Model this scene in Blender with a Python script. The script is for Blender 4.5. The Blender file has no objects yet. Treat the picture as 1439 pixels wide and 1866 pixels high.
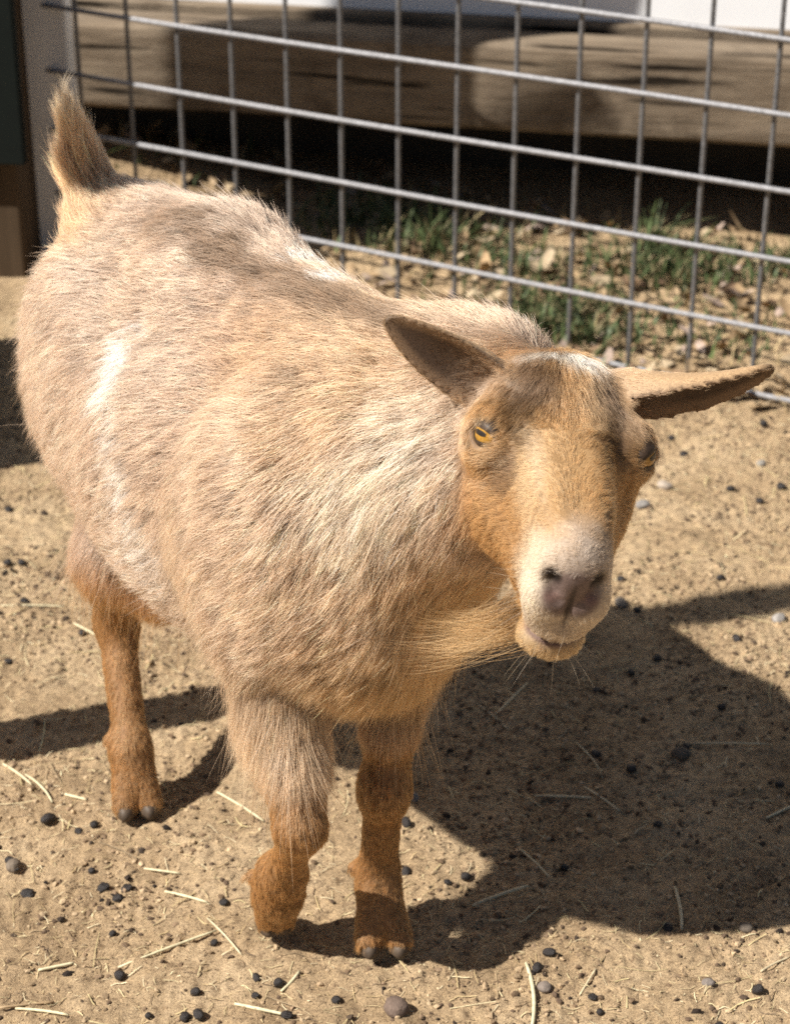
import bpy, bmesh, math
import numpy as np
from mathutils import Vector, Matrix

FUR = True
RNG = np.random.default_rng(11)
C = bpy.context.scene.collection
R = math.radians

# ------------------------------------------------------------------ camera, sky, sun, exposure
PITCH, CAM_H, FPX, PW, PH = R(28.2), 1.15, 3900.0, 1439.0, 1866.0
cd = bpy.data.cameras.new('camera'); cam = bpy.data.objects.new('camera', cd); C.objects.link(cam)
cam.location = (0, 0, CAM_H); cam.rotation_euler = (math.pi / 2 - PITCH, 0, 0)
cd.sensor_fit = 'VERTICAL'; cd.sensor_height = 24.0; cd.lens = FPX / PH * 24.0
cd.clip_start = 0.02; cd.clip_end = 500
cd.dof.use_dof = True; cd.dof.focus_distance = 1.53; cd.dof.aperture_fstop = 6.6
bpy.context.scene.camera = cam

SUN_AZ, SUN_EL = R(19), R(48)            # the light travels towards +X, a little away from the camera
w = bpy.data.worlds.new('World'); bpy.context.scene.world = w; w.use_nodes = True
nt = w.node_tree; sky = nt.nodes.new('ShaderNodeTexSky'); sky.sky_type = 'NISHITA'; sky.sun_disc = False
sky.sun_elevation = SUN_EL
sky.sun_rotation = math.atan2(-math.cos(SUN_AZ), -math.sin(SUN_AZ)) % (2 * math.pi)
nt.links.new(sky.outputs[0], nt.nodes['Background'].inputs[0]); nt.nodes['Background'].inputs[1].default_value = 0.034
sl = bpy.data.lights.new('sun', 'SUN'); sun = bpy.data.objects.new('sun', sl); C.objects.link(sun)
sl.energy = 5.0; sl.angle = R(0.53); sl.color = (1.0, 0.945, 0.865)
LDIR = Vector((math.cos(SUN_EL) * math.cos(SUN_AZ), math.cos(SUN_EL) * math.sin(SUN_AZ), -math.sin(SUN_EL)))
sun.rotation_euler = LDIR.to_track_quat('-Z', 'Y').to_euler(); sun.location = (-3, -2, 5)
vs = bpy.context.scene.view_settings
vs.view_transform = 'Standard'; vs.look = 'None'; vs.exposure = 0.63; vs.gamma = 1.0; vs.use_curve_mapping = False
cy = bpy.context.scene.cycles
cy.use_denoising = False; cy.sample_clamp_indirect = 3.0; cy.max_bounces = 10; cy.diffuse_bounces = 4; cy.glossy_bounces = 4; cy.transmission_bounces = 8
try: cy.sampling_pattern = 'BLUE_NOISE'
except Exception: pass

# ------------------------------------------------------------------ helpers
def ray(px, py):
    u = (px - PW / 2) / FPX; v = (py - PH / 2) / FPX
    return np.array([u, math.cos(PITCH) - v * math.sin(PITCH), -math.sin(PITCH) - v * math.cos(PITCH)])
def ground_at(px, py, z=0.0):
    d = ray(px, py); t = (z - CAM_H) / d[2]; return np.array([0, 0, CAM_H]) + d * t

def link(name, data, parent=None):
    o = bpy.data.objects.new(name, data); C.objects.link(o)
    if parent: o.parent = parent
    return o
def tag(o, label=None, cat=None, group=None, kind=None):
    for k, v in (('label', label), ('category', cat), ('group', group), ('kind', kind)):
        if v: o[k] = v
    return o
def empty(name, loc=(0, 0, 0)):
    o = link(name, None); o.location = loc; return o
def mesh_np(name, V, F, mat=None, parent=None, smooth=True):
    """F: (n,3) or (n,4) int array, or list of those"""
    me = bpy.data.meshes.new(name)
    Fs = F if isinstance(F, list) else [F]
    loops = np.concatenate([f.reshape(-1) for f in Fs]).astype(np.int32)
    cnt = np.concatenate([np.full(len(f), f.shape[1]) for f in Fs])
    st = np.concatenate([[0], np.cumsum(cnt)[:-1]]).astype(np.int32)
    me.vertices.add(len(V)); me.vertices.foreach_set('co', np.asarray(V, np.float32).reshape(-1))
    me.loops.add(len(loops)); me.loops.foreach_set('vertex_index', loops)
    me.polygons.add(len(cnt)); me.polygons.foreach_set('loop_start', st)
    try: me.polygons.foreach_set('loop_total', cnt.astype(np.int32))
    except Exception: pass
    me.polygons.foreach_set('use_smooth', np.full(len(cnt), smooth))
    me.update(calc_edges=True); me.validate()
    if mat: me.materials.append(mat)
    return link(name, me, parent)
def bm_obj(name, bm, mat, parent=None, smooth=False):
    me = bpy.data.meshes.new(name); bmesh.ops.recalc_face_normals(bm, faces=bm.faces); bm.to_mesh(me); bm.free()
    if smooth: me.polygons.foreach_set('use_smooth', [True] * len(me.polygons))
    me.materials.append(mat); return link(name, me, parent)

def _hash(ix, iy, iz):
    h = (ix.astype(np.uint64) * np.uint64(73856093)) ^ (iy.astype(np.uint64) * np.uint64(19349663)) ^ (iz.astype(np.uint64) * np.uint64(83492791))
    h = (h ^ (h >> np.uint64(13))) * np.uint64(1274126177); h ^= h >> np.uint64(16)
    return (h & np.uint64(0xFFFFFF)).astype(np.float64) / 0xFFFFFF
def noise(P, s=1.0, seed=0):
    """value noise, -1..1"""
    Q = np.asarray(P, float) * s + 1000.0 + seed * 17.31
    I = np.floor(Q).astype(np.int64); f = Q - I; f = f * f * (3 - 2 * f); o = 0
    for dx in (0, 1):
        for dy in (0, 1):
            for dz in (0, 1):
                wgt = (f[:, 0] if dx else 1 - f[:, 0]) * (f[:, 1] if dy else 1 - f[:, 1]) * (f[:, 2] if dz else 1 - f[:, 2])
                o = o + wgt * _hash(I[:, 0] + dx, I[:, 1] + dy, I[:, 2] + dz)
    return o * 2 - 1
def unit(v): return v / np.maximum(np.linalg.norm(v, axis=-1, keepdims=True), 1e-9)
def sstep(a, b, x): t = np.clip((x - a) / (b - a), 0, 1); return t * t * (3 - 2 * t)

class Nodes:
    def __init__(s, name):
        s.m = bpy.data.materials.new(name); s.m.use_nodes = True; s.t = s.m.node_tree; s.b = s.t.nodes['Principled BSDF']
    def n(s, typ, **kw):
        x = s.t.nodes.new(typ)
        for k, v in kw.items():
            if k.startswith('i_'): x.inputs[k[2:]].default_value = v
            else: setattr(x, k, v)
        return x
    def l(s, a, b): s.t.links.new(a, b)
    def noise(s, scale, detail=6, rough=.6, coord='Object', vec=None, stretch=None):
        if vec is None: vec = s.n('ShaderNodeTexCoord').outputs[coord]
        if stretch:
            mp = s.n('ShaderNodeMapping'); mp.inputs['Scale'].default_value = stretch; s.l(vec, mp.inputs[0]); vec = mp.outputs[0]
        x = s.n('ShaderNodeTexNoise'); x.inputs['Scale'].default_value = scale; x.inputs['Detail'].default_value = detail; x.inputs['Roughness'].default_value = rough
        s.l(vec, x.inputs['Vector']); return x.outputs['Fac']
    def ramp(s, fac, stops):
        r = s.n('ShaderNodeValToRGB'); e = r.color_ramp.elements
        while len(e) < len(stops): e.new(.5)
        for q, (p, c) in zip(e, stops): q.position = p; q.color = (*c, 1)
        s.l(fac, r.inputs[0]); return r.outputs[0]
    def bump(s, fac, strength, dist, prev=None):
        b = s.n('ShaderNodeBump'); b.inputs['Strength'].default_value = strength; b.inputs['Distance'].default_value = dist
        s.l(fac, b.inputs['Height'])
        if prev is not None: s.l(prev, b.inputs['Normal'])
        return b.outputs[0]
    def mix(s, fac, a, b, mode='MIX'):
        m = s.n('ShaderNodeMix', data_type='RGBA', blend_type=mode)
        for v, sock in ((fac, m.inputs[0]), (a, m.inputs[6]), (b, m.inputs[7])):
            if hasattr(v, 'is_linked'): s.l(v, sock)
            else: sock.default_value = v if not isinstance(v, tuple) else (*v, 1)
        return m.outputs[2]
def simple(name, stops, scale=30, rough=.8, bump=.3, bdist=.002, stretch=None, spec=.3, metallic=0, detail=6):
    k = Nodes(name); f = k.noise(scale, detail, stretch=stretch)
    k.l(k.ramp(f, stops), k.b.inputs['Base Color']); k.b.inputs['Roughness'].default_value = rough
    k.b.inputs['Specular IOR Level'].default_value = spec; k.b.inputs['Metallic'].default_value = metallic
    if bump: k.l(k.bump(f, bump, bdist), k.b.inputs['Normal'])
    return k.m

# ------------------------------------------------------------------ ground
def axis(a0, a1, step, far, grow=1.25):
    x = list(np.arange(a0, a1 + 1e-9, step)); s = step; lo = a0; hi = a1
    L, H = [], []
    while hi < far or lo > -far:
        s *= grow
        if hi < far: hi += s; H.append(hi)
        if lo > -far: lo -= s; L.append(lo)
    return np.array(L[::-1] + x + H)
def ground_h(X, Y):
    P = np.stack([X, Y, 0 * X], -1).reshape(-1, 3)
    near = 1 - sstep(3.0, 6.0, np.abs(P[:, 0]) + np.abs(P[:, 1] - 2))
    h = noise(P, 3, 1) * .006 + noise(P, 11, 2) * .0038 + noise(P, 34, 3) * .0028 + np.abs(noise(P, 90, 4)) * .0034 + noise(P, 180, 5) * .0019 + np.abs(noise(P, 300, 15)) * .0016
    gr = noise(P, 60, 6); h += np.maximum(gr - .55, 0) * .006
    h = h * near - .0045
    # litter heaped against the timber at the left
    h += .085 * np.exp(-(((P[:, 0] + .50) / .22) ** 2 + ((P[:, 1] - 3.25) / .16) ** 2))
    return h.reshape(X.shape)
xs = axis(-.60, .60, .0030, 120); ys = axis(1.16, 2.70, .0034, 120)
GX, GY = np.meshgrid(xs, ys); GZ = ground_h(GX, GY)
nx, ny = len(xs), len(ys)
gi = np.arange(nx * ny).reshape(ny, nx)
gF = np.stack([gi[:-1, :-1], gi[:-1, 1:], gi[1:, 1:], gi[1:, :-1]], -1).reshape(-1, 4)
k = Nodes('dry_dirt')
c1 = k.ramp(k.noise(9, 8, .62), [(.30, (.365, .262, .158)), (.50, (.56, .418, .262)), (.72, (.68, .53, .35))])
c2 = k.ramp(k.noise(120, 6, .7), [(.30, (.32, .28, .26)), (.44, (.82, .80, .78)), (.75, (1.15, 1.12, 1.06))])
c3 = k.ramp(k.noise(650, 3, .7), [(.32, (.42, .39, .36)), (.5, (.97, .97, .97)), (.8, (1.32, 1.3, 1.2))])
cc = k.mix(1.0, k.mix(1.0, c1, c2, 'MULTIPLY'), c3, 'MULTIPLY')
k.l(cc, k.b.inputs['Base Color']); k.b.inputs['Roughness'].default_value = .95; k.b.inputs['Specular IOR Level'].default_value = .15
nb = k.bump(k.noise(260, 6, .75), .9, .0035); nb = k.bump(k.noise(900, 4, .8), .6, .0012, nb)
k.l(nb, k.b.inputs['Normal'])
ground = tag(mesh_np('ground', np.stack([GX, GY, GZ], -1).reshape(-1, 3), gF, k.m), kind='structure')
def gz(x, y): return float(ground_h(np.array([[x]], float), np.array([[y]], float))[0, 0])

# ------------------------------------------------------------------ wire fence
FO, FD = np.array([-.33, 2.875]), np.array([.885, -.465])
def tube(p, r, n=8, closed=False):
    p = np.asarray(p, float); t = np.gradient(p, axis=0); t = unit(t)
    up = np.array([0, 0, 1.0]); s = np.cross(t, up); bad = np.linalg.norm(s, axis=1) < 1e-3
    s[bad] = np.cross(t[bad], [0, 1, 0]); s = unit(s); u = np.cross(s, t)
    r = np.broadcast_to(np.asarray(r, float), (len(p),))
    a = np.arange(n) / n * 2 * np.pi
    V = p[:, None] + r[:, None, None] * (np.cos(a)[None, :, None] * s[:, None] + np.sin(a)[None, :, None] * u[:, None])
    i = np.arange(len(p) - 1)[:, None] * n; j = np.arange(n)[None]; j2 = (j + 1) % n
    F = np.stack([i + j, i + j2, i + n + j2, i + n + j], -1).reshape(-1, 4)
    V = V.reshape(-1, 3); m = len(V); V = np.vstack([V, p[:1], p[-1:]])
    e = np.arange(n); T = np.vstack([np.stack([(e + 1) % n, e, np.full(n, m)], -1), np.stack([m - n + e, m - n + (e + 1) % n, np.full(n, m + 1)], -1)])
    return V, F, T
def join(parts):
    V, Q, T, o = [], [], [], 0
    for v, f, t in parts: V.append(v); Q.append(f + o); T.append(t + o); o += len(v)
    return np.vstack(V), [np.vstack(Q), np.vstack(T)]
galv = simple('galvanised_wire', [(.3, (.09, .09, .092)), (.55, (.16, .16, .165)), (.75, (.23, .23, .24))], 220, .5, .2, .0006, spec=.4, metallic=.2)
galv_lit = simple('lit_galvanised_wire', [(.3, (.17, .17, .178)), (.55, (.285, .285, .30)), (.75, (.39, .39, .41))], 220, .5, .2, .0006, spec=.4, metallic=.2)  # same wire, lightened for the light on top of the horizontals
fence = empty('wire_fence', (FO[0], FO[1], 0)); tag(fence, 'galvanised grey welded wire fence of square mesh behind the goat', 'fence')
def FP(q, z, off=0.0): return np.array([FD[0] * q - FD[1] * off, FD[1] * q + FD[0] * off, z])
zs = [0.004, .0935, .1855, .2725, .366, .457, .549, .641, .733]
qs = .629 + .0841 * np.arange(-9, 12)
parts = []
for iz, z in enumerate(zs):
    q = np.linspace(-.20, 1.75, 60)
    parts.append(tube([FP(a, z + .0015 * math.sin(a * 5 + iz) , -.005) for a in q], .0036))
V, F = join(parts); mesh_np('horizontal_wires', V, F, galv_lit, fence)
parts = [tube([FP(a + .0012 * math.sin(i * 2.1), z, .0022) for z in np.linspace(-.03, .75, 12)], .0031) for i, a in enumerate(qs)]
V, F = join(parts); mesh_np('vertical_wires', V, F, galv, fence)

# ------------------------------------------------------------------ posts on the left
def box(bm, x0, x1, y0, y1, z0, z1, bev=.0):
    r = bmesh.ops.create_cube(bm, size=1.0); vs_ = r['verts']
    for v in vs_: v.co = ((x0 + x1) / 2 + v.co.x * (x1 - x0), (y0 + y1) / 2 + v.co.y * (y1 - y0), (z0 + z1) / 2 + v.co.z * (z1 - z0))
    if bev: bmesh.ops.bevel(bm, geom=list({e for v in vs_ for e in v.link_edges}), offset=bev, segments=3, affect='EDGES', profile=.6)
wood_dark = simple('weathered_brown_wood', [(.25, (.030, .020, .011)), (.5, (.065, .042, .023)), (.8, (.12, .082, .05))], 26, .85, .6, .003, (1, 1, .06))
p = empty('brown_post', (-.58, 2.915, 0)); tag(p, 'rough brown wooden post standing left of the white post', 'post')
bm = bmesh.new(); box(bm, -.075, .058, -.05, .05, -.05, 1.5, .006); bm_obj('timber', bm, wood_dark, p); p.rotation_euler.z = R(-6)
green = simple('dark_green_paint', [(.3, (.0015, .004, .003)), (.7, (.003, .007, .005))], 40, .9, .1, .001)
p = empty('green_panel', (-.62, 2.855, 0)); tag(p, 'dark green board fixed on the brown post at the picture edge', 'panel')
bm = bmesh.new(); box(bm, -.10, .112, -.014, .004, .175, 1.4, .003); bm_obj('board', bm, green, p); p.rotation_euler.z = R(-6)
vinyl = simple('white_vinyl', [(.3, (.60, .60, .60)), (.7, (.72, .72, .72))], 8, .45, .05, .001)
p = empty('white_post', (-.492, 2.985, 0)); tag(p, 'smooth white square post between brown post and wire fence', 'post')
bm = bmesh.new(); box(bm, -.034, .034, -.034, .034, -.03, 1.6, .006); bm_obj('post_shaft', bm, vinyl, p)
bm = bmesh.new(); box(bm, -.005, .014, -.046, -.034, .585, .62, .004); bm_obj('latch', bm, wood_dark, p)

# ------------------------------------------------------------------ shed on timber skids
SD = np.array([.983, -.186]); SA = math.atan2(SD[1], SD[0])
shed = empty('white_shed', (.137, 3.042, 0)); shed.rotation_euler.z = SA
tag(shed, 'white sided shed raised on a weathered timber beam behind the fence', 'shed')
timber = simple('weathered_timber', [(.22, (.10, .070, .043)), (.5, (.215, .160, .105)), (.8, (.33, .255, .175))], 34, .9, .7, .006, (.16, 1, 1), detail=10)
tk = Nodes('cracked_timber'); tb_ = tk.ramp(tk.noise(34, 10, .6, stretch=(.16, 1, 1)), [(.22, (.095, .072, .050)), (.5, (.205, .160, .115)), (.8, (.32, .26, .19))])
cr = tk.ramp(tk.noise(55, 4, .5, stretch=(.05, 1, 1)), [(.36, (.10, .09, .08)), (.42, (1, 1, 1))]); kn = tk.ramp(tk.noise(9, 5, .7), [(.30, (.45, .42, .40)), (.48, (1, 1, 1)), (.8, (1.15, 1.13, 1.1))])
tk.l(tk.mix(1.0, tk.mix(1.0, tb_, cr, 'MULTIPLY'), kn, 'MULTIPLY'), tk.b.inputs['Base Color']); tk.b.inputs['Roughness'].default_value = .92; tk.b.inputs['Specular IOR Level'].default_value = .2
tk.l(tk.bump(tk.noise(40, 10, .7, stretch=(.15, 1, 1)), .8, .008), tk.b.inputs['Normal']); timber = tk.m
bm = bmesh.new()
box(bm, -1.05, 2.6, 0, .085, .154, .287, .018); bm_obj('front_beam', bm, timber, shed)
bm = bmesh.new(); box(bm, -1.05, 2.6, .108, .20, .13, .293, .006); bm_obj('sill_board', bm, timber, shed)  # gap behind the beam added in place of a thin shadow line
sheet = simple('white_siding', [(.3, (.76, .77, .79)), (.7, (.82, .83, .85))], 5, .5, .05, .002)
bm = bmesh.new()
for i in range(14): 
    z0 = .292 + i * .115
    v = [bm.verts.new(c) for c in ((-1.05, .128, z0), (2.6, .128, z0), (2.6, .140, z0 + .117), (-1.05, .140, z0 + .117), (-1.05, .20, z0), (2.6, .20, z0), (2.6, .20, z0 + .117), (-1.05, .20, z0 + .117))]
    for f in ((0, 1, 2, 3), (4, 7, 6, 5), (0, 4, 5, 1), (3, 2, 6, 7), (0, 3, 7, 4), (1, 5, 6, 2)): bm.faces.new([v[q] for q in f])
bm_obj('siding', bm, sheet, shed)
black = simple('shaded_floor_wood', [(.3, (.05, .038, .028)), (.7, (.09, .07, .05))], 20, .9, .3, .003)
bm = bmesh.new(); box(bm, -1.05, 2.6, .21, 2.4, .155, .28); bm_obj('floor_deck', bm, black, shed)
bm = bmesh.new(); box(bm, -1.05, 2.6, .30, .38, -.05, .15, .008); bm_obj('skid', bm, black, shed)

# unseen shapes added outside the frame to cast the shadows seen in it
def sn(s, n, z=0): c_, d_ = math.cos(SUN_AZ), math.sin(SUN_AZ); return np.array([c_ * s - d_ * n, d_ * s + c_ * n, z])
p = empty('shadow_plank', tuple(sn(-.55, 2.972))); p.rotation_euler.z = SUN_AZ  # unseen plank added to shade the posts, fence and beam
tag(p, 'broad plank added left of the picture to shade the posts and beam', 'shadow caster')
bm = bmesh.new(); box(bm, -.03, .03, -.066, .102, -.1, 2.6, .004); bm_obj('plank', bm, wood_dark, p)
v0, f0, t0 = tube([(0, -.05, 1.66), (0, -.215, 2.22)], .018); mesh_np('shadow_bar', v0, [f0, t0], wood_dark, p)  # bar added for the slanted shadow on the beam
p = empty('shadow_box', tuple(sn(.10, 2.48))); p.rotation_euler.z = SUN_AZ  # unseen block added for the low shadow on the left
tag(p, 'unseen block added left of the picture to cast a low shadow on dirt', 'box')
bm = bmesh.new(); box(bm, -.05, .05, -.19, .19, -.01, .60, .006); bm_obj('box_body', bm, wood_dark, p)
p = empty('shadow_stake', tuple(sn(-.20, 1.72))); p.rotation_euler.z = SUN_AZ + .6  # unseen stake added for the narrow shadow by the hind leg
tag(p, 'short round stake added left of the picture to cast a narrow shadow', 'stake')
v0, f0, t0 = tube([(0, 0, -.1), (0, 0, .3), (.01, 0, .85)], [.034, .032, .028], 14); mesh_np('stake_shaft', v0, [f0, t0], wood_dark, p)
p = empty('added_shade_rail', (-2.5, .70, 0)); tag(p, 'high rail added out of view to cast a band of shade behind the goat', 'rail')  # rail added out of view for the shade band on the right
RO = np.array((-2.5, .70, 0)); OFF = np.array((math.cos(SUN_AZ), math.sin(SUN_AZ), 0)) * 1.6 * math.cos(SUN_EL) / math.sin(SUN_EL)
a = np.array((.21, 1.890, 1.6)) - OFF; b = np.array((2.6, 2.713, 1.6)) - OFF
v0, f0, t0 = tube([a - RO, b - RO], .028, 12); mesh_np('added_rail', v0, [f0, t0], wood_dark, p)
c = b - RO; v0, f0, t0 = tube([(c[0], c[1], -.1), (c[0], c[1], 1.68)], .045, 12); mesh_np('added_rail_post', v0, [f0, t0], wood_dark, p)

# ------------------------------------------------------------------ goat: body as one signed distance field
GO = np.array([-.132, 1.57, 0.0])
g2 = np.array([.570, -.821]); g2 /= np.linalg.norm(g2)
AX = np.array([[g2[0], g2[1], 0], [-g2[1], g2[0], 0], [0, 0, 1]])        # rows: ahead, to the goat's left, up
def W2L(p): return (np.asarray(p, float) - GO) @ AX.T
def L2W(p): return np.asarray(p, float) @ AX + GO
# head frame
H0 = np.array([.114, 1.335, .562]); yaw, hp, roll = R(1.5), R(-13), R(8)
hF = np.array([math.sin(yaw) * math.cos(hp), -math.cos(yaw) * math.cos(hp), math.sin(hp)])
hX = np.array([math.cos(yaw), math.sin(yaw), 0]); hZ = np.cross(hF, hX)
hX, hZ = math.cos(roll) * hX - math.sin(roll) * hZ, math.sin(roll) * hX + math.cos(roll) * hZ
HB = np.stack([hX, hF, hZ])                                                # rows
def H2L(p): return W2L(np.asarray(p, float) @ HB + H0)
def L2H(p): return (L2W(p) - H0) @ HB.T
HBL = np.stack([AX @ hX, AX @ hF, AX @ hZ])                                # head axes in goat coordinates

PR = []   # (group, kind, data, blend)
def cone(grp, a, b, ra, rb, k=.02): PR.append((grp, 'c', (np.asarray(a, float), np.asarray(b, float), ra, rb), k))
def ell(grp, c, r, k=.02, M=None): PR.append((grp, 'e', (np.asarray(c, float), np.asarray(r, float), np.eye(3) if M is None else M), k))
HSC = np.array([1.16, 1.02, 1.16])
def hcone(a, b, ra, rb, k=.014, grp='head'): cone(grp, H2L(np.array(a) * HSC), H2L(np.array(b) * HSC), ra * 1.13, rb * 1.13, k)
def hell(c, r, k=.014, grp='head'): ell(grp, H2L(np.array(c) * HSC), np.array(r) * HSC, k, HBL)
def prim_d(kind, D, P):
    if kind == 'c':
        a, b, ra, rb = D; ab = b - a
        t = np.clip(((P - a) @ ab) / (ab @ ab), 0, 1)
        return np.linalg.norm(P - a - t[..., None] * ab, axis=-1) - (ra + (rb - ra) * t)
    c, r, M = D; q = (P - c) @ M.T
    k0 = np.linalg.norm(q / r, axis=-1); k1 = np.linalg.norm(q / (r * r), axis=-1)
    return k0 * (k0 - 1) / np.maximum(k1, 1e-6)

# trunk
ell('trunk', (.00, .016, .360), (.240, .130, .150), .04)
ell('trunk', (-.145, .026, .390), (.128, .102, .125), .05)
ell('trunk', (.16, .0, .375), (.120, .100, .140), .05)
cone('trunk', (-.185, .008, .492), (-.02, .010, .512), .038, .042, .05)
cone('trunk', (-.02, .010, .512), (.20, .008, .500), .042, .045, .05)
ell('trunk', (.200, -.01, .345), (.065, .066, .085), .05)
ell('trunk', (.165, -.085, .385), (.060, .030, .100), .035)
ell('trunk', (-.150, -.056, .40), (.070, .030, .090), .035)
# neck
ell('neck', (.240, .066, .495), (.055, .055, .052), .05)
cone('neck', (.19, .01, .42), (.325, .052, .475), .095, .062, .05)
# head
hell((0, .025, -.047), (.047, .055, .047))
for s in (-1, 1):
    hell((s * .036, .058, -.034), (.020, .028, .022))
    hell((s * .022, .066, -.070), (.022, .042, .034))
hcone((0, .04, -.045), (0, .150, -.036), .042, .0225)
for s in (-1, 1):
    hcone((s * .020, .062, -.062), (s * .0065, .156, -.060), .027, .0165)
    hcone((s * .0175, .050, -.019), (s * .0105, .150, -.0225), .0125, .0098, .007)
hcone((0, .04, -.080), (0, .150, -.080), .036, .019)
hell((0, .170, -.036), (.0205, .020, .022)); hell((0, .165, -.058), (.0205, .019, .021))
for s in (-1, 1): hell((s * .0115, .176, -.058), (.0125, .012, .017), .008)
hell((0, .170, -.078), (.0185, .015, .016), .010)
hell((0, .160, -.0985), (.0195, .018, .0125), .006)
# legs (world joints)
def leg(grp, pts, rad, k=.018):
    L = [W2L(p) for p in pts]
    for i in range(len(L) - 1): cone(grp, L[i], L[i + 1], rad[i], rad[i + 1], k)
leg('leg', [(-.02, 1.43, .36), (.0, 1.432, .245), (-.008, 1.412, .145), (-.014, 1.415, .055), (-.011, 1.395, .020)], [.055, .026, .0160, .0135, .016], .018)
ell('leg', W2L((-.009, 1.405, .140)), (.0185, .0165, .022), .012)
leg('leg', [(-.10, 1.43, .36), (-.086, 1.395, .245), (-.073, 1.335, .160)], [.06, .029, .0195], .02)
leg('leg', [(-.073, 1.335, .158), (-.0805, 1.357, .119), (-.091, 1.379, .080), (-.095, 1.388, .054), (-.099, 1.396, .028)], [.0200, .0118, .0195, .0200, .0135], .006)
leg('leg', [(-.21, 1.73, .38), (-.238, 1.64, .235), (-.254, 1.675, .140), (-.238, 1.600, .052), (-.233, 1.588, .022)], [.075, .034, .0165, .0135, .016], .018)
leg('leg', [(-.238, 1.64, .226), (-.205, 1.622, .200)], [.026, .024], .02)
leg('leg', [(-.13, 1.76, .34), (-.095, 1.74, .24), (-.11, 1.80, .14), (-.105, 1.72, .05), (-.10, 1.705, .020)], [.065, .045, .018, .017, .020], .02)
def toes(fet, tips, dew):
    for t in tips: cone('leg', W2L(fet), W2L(t), .0165, .0105, .006)
    cone('leg', W2L(dew[0]), W2L(dew[1]), .008, .0035, .008)
toes((-.014, 1.410, .046), [(-.0215, 1.379, .012), (.0035, 1.380, .012)], ((-.025, 1.42, .055), (-.036, 1.419, .056)))
toes((-.238, 1.598, .046), [(-.242, 1.567, .011), (-.220, 1.571, .011)], ((-.248, 1.605, .056), (-.259, 1.604, .058)))
toes((-.094, 1.387, .058), [(-.104, 1.401, .015), (-.093, 1.404, .015)], ((-.105, 1.39, .068), (-.118, 1.389, .071)))
toes((-.105, 1.72, .046), [(-.112, 1.69, .010), (-.085, 1.692, .010)], ((-.115, 1.725, .055), (-.130, 1.723, .056)))
# tail
leg('tail', [(-.240, 1.715, .50), (-.262, 1.742, .540), (-.276, 1.752, .600)], [.030, .013, .003], .02)
# ears: cupped shells in head coordinates
EARS = []
def ear(base, D, N, L, hw, cup, curl):
    D = unit(np.array(D, float)); N = np.array(N, float); N = unit(N - D * (N @ D)); Wd = np.cross(N, D)
    EARS.append((np.array(base, float), D, Wd, N, L, hw, cup, curl))
ear((-.047, .012, -.028), (-.80, -.10, .40), (.25, .95, .10), .086, .0205, .55, .004)
ear((.051, .010, -.023), (.93, .14, .43), (-.05, .78, -.55), .098, .0255, .66, .006)
def ear_d(E, Ph):
    B, D, Wd, N, L, hw, cup, curl = E
    q = Ph - B; s = q @ D; w_ = q @ Wd; n = q @ N
    t = np.clip(s / L, 0, 1)
    prof = hw * np.sqrt(np.clip(1 - ((t - .38) / .622) ** 2, .010, 1)) * (1.06 - .34 * t)
    u = w_ / prof; cc = cup * (1 - .45 * t)
    n0 = cc * prof * np.minimum(u * u, 1.6) - cc * prof * .5 + curl * np.sin(t * 3)
    sl = 2 * cc * np.minimum(np.abs(u), 1.2)
    dn = np.abs(n - n0) / np.sqrt(1 + sl * sl) - (.0025 + .004 * (1 - t) ** 3)
    dw = (np.abs(w_) - prof) * .7; ds = np.maximum(s - L, -s - .012)
    return np.maximum(dn, np.maximum(dw, ds))

EYES = [np.array((-.0555, .0715, -.0250)), np.array((.0590, .0745, -.0285))]
HS = 0.0019
lo = np.array([-.36, -.27, -.02]); hi = np.array([.60, .30, .72])
dims = np.ceil((hi - lo) / HS).astype(int) + 1
Fd = np.full(dims, .06, np.float32)
axs = [lo[i] + HS * np.arange(dims[i]) for i in range(3)]
def region(pmin, pmax):
    i0 = np.maximum(np.floor((pmin - lo) / HS).astype(int), 0); i1 = np.minimum(np.ceil((pmax - lo) / HS).astype(int) + 1, dims)
    sl_ = tuple(slice(i0[i], i1[i]) for i in range(3))
    P = np.stack(np.meshgrid(*[axs[i][i0[i]:i1[i]] for i in range(3)], indexing='ij'), -1)
    return sl_, P
def smin(a, b, k): h = np.maximum(k - np.abs(a - b), 0) / k; return np.minimum(a, b) - h * h * k * .25
def smax(a, b, k): return -smin(-a, -b, k)
for grp, kind, D, kk in PR:
    if kind == 'c': pmin = np.minimum(D[0], D[1]) - max(D[2], D[3]) - kk; pmax = np.maximum(D[0], D[1]) + max(D[2], D[3]) + kk
    else: m = max(D[1]) + kk; e = np.abs(D[2].T) @ D[1] + kk; pmin, pmax = D[0] - e, D[0] + e
    s_, P = region(pmin, pmax); Fd[s_] = smin(Fd[s_], prim_d(kind, D, P), kk)
for E in EARS:
    tip = H2L(E[0] + E[1] * E[4]); b0 = H2L(E[0]); s_, P = region(np.minimum(tip, b0) - .05, np.maximum(tip, b0) + .05)
    Fd[s_] = smin(Fd[s_], ear_d(E, L2H(P)), .008)
def carve(c, r, k, M=HBL):
    c = H2L(np.array(c) * HSC); r = np.array(r) * HSC; e = np.full(3, r.max() + .02); s_, P = region(c - e, c + e)
    Fd[s_] = smax(Fd[s_], -prim_d('e', (c, r, M), P), k)
for s in (-1, 1):
    carve((s * .0130, .187, -.038), (.0036, .007, .0058), .005)
    carve((s * .0100, .190, -.045), (.0034, .007, .0036), .004)
    carve((s * .0062, .192, -.050), (.0030, .006, .0024), .004)
    carve((s * .0175, .160, -.0845), (.012, .018, .0012), .005)
    carve((s * .0085, .176, -.0885), (.009, .008, .0012), .005)
carve((0, .192, -.062), (.0013, .008, .014), .003)
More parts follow.
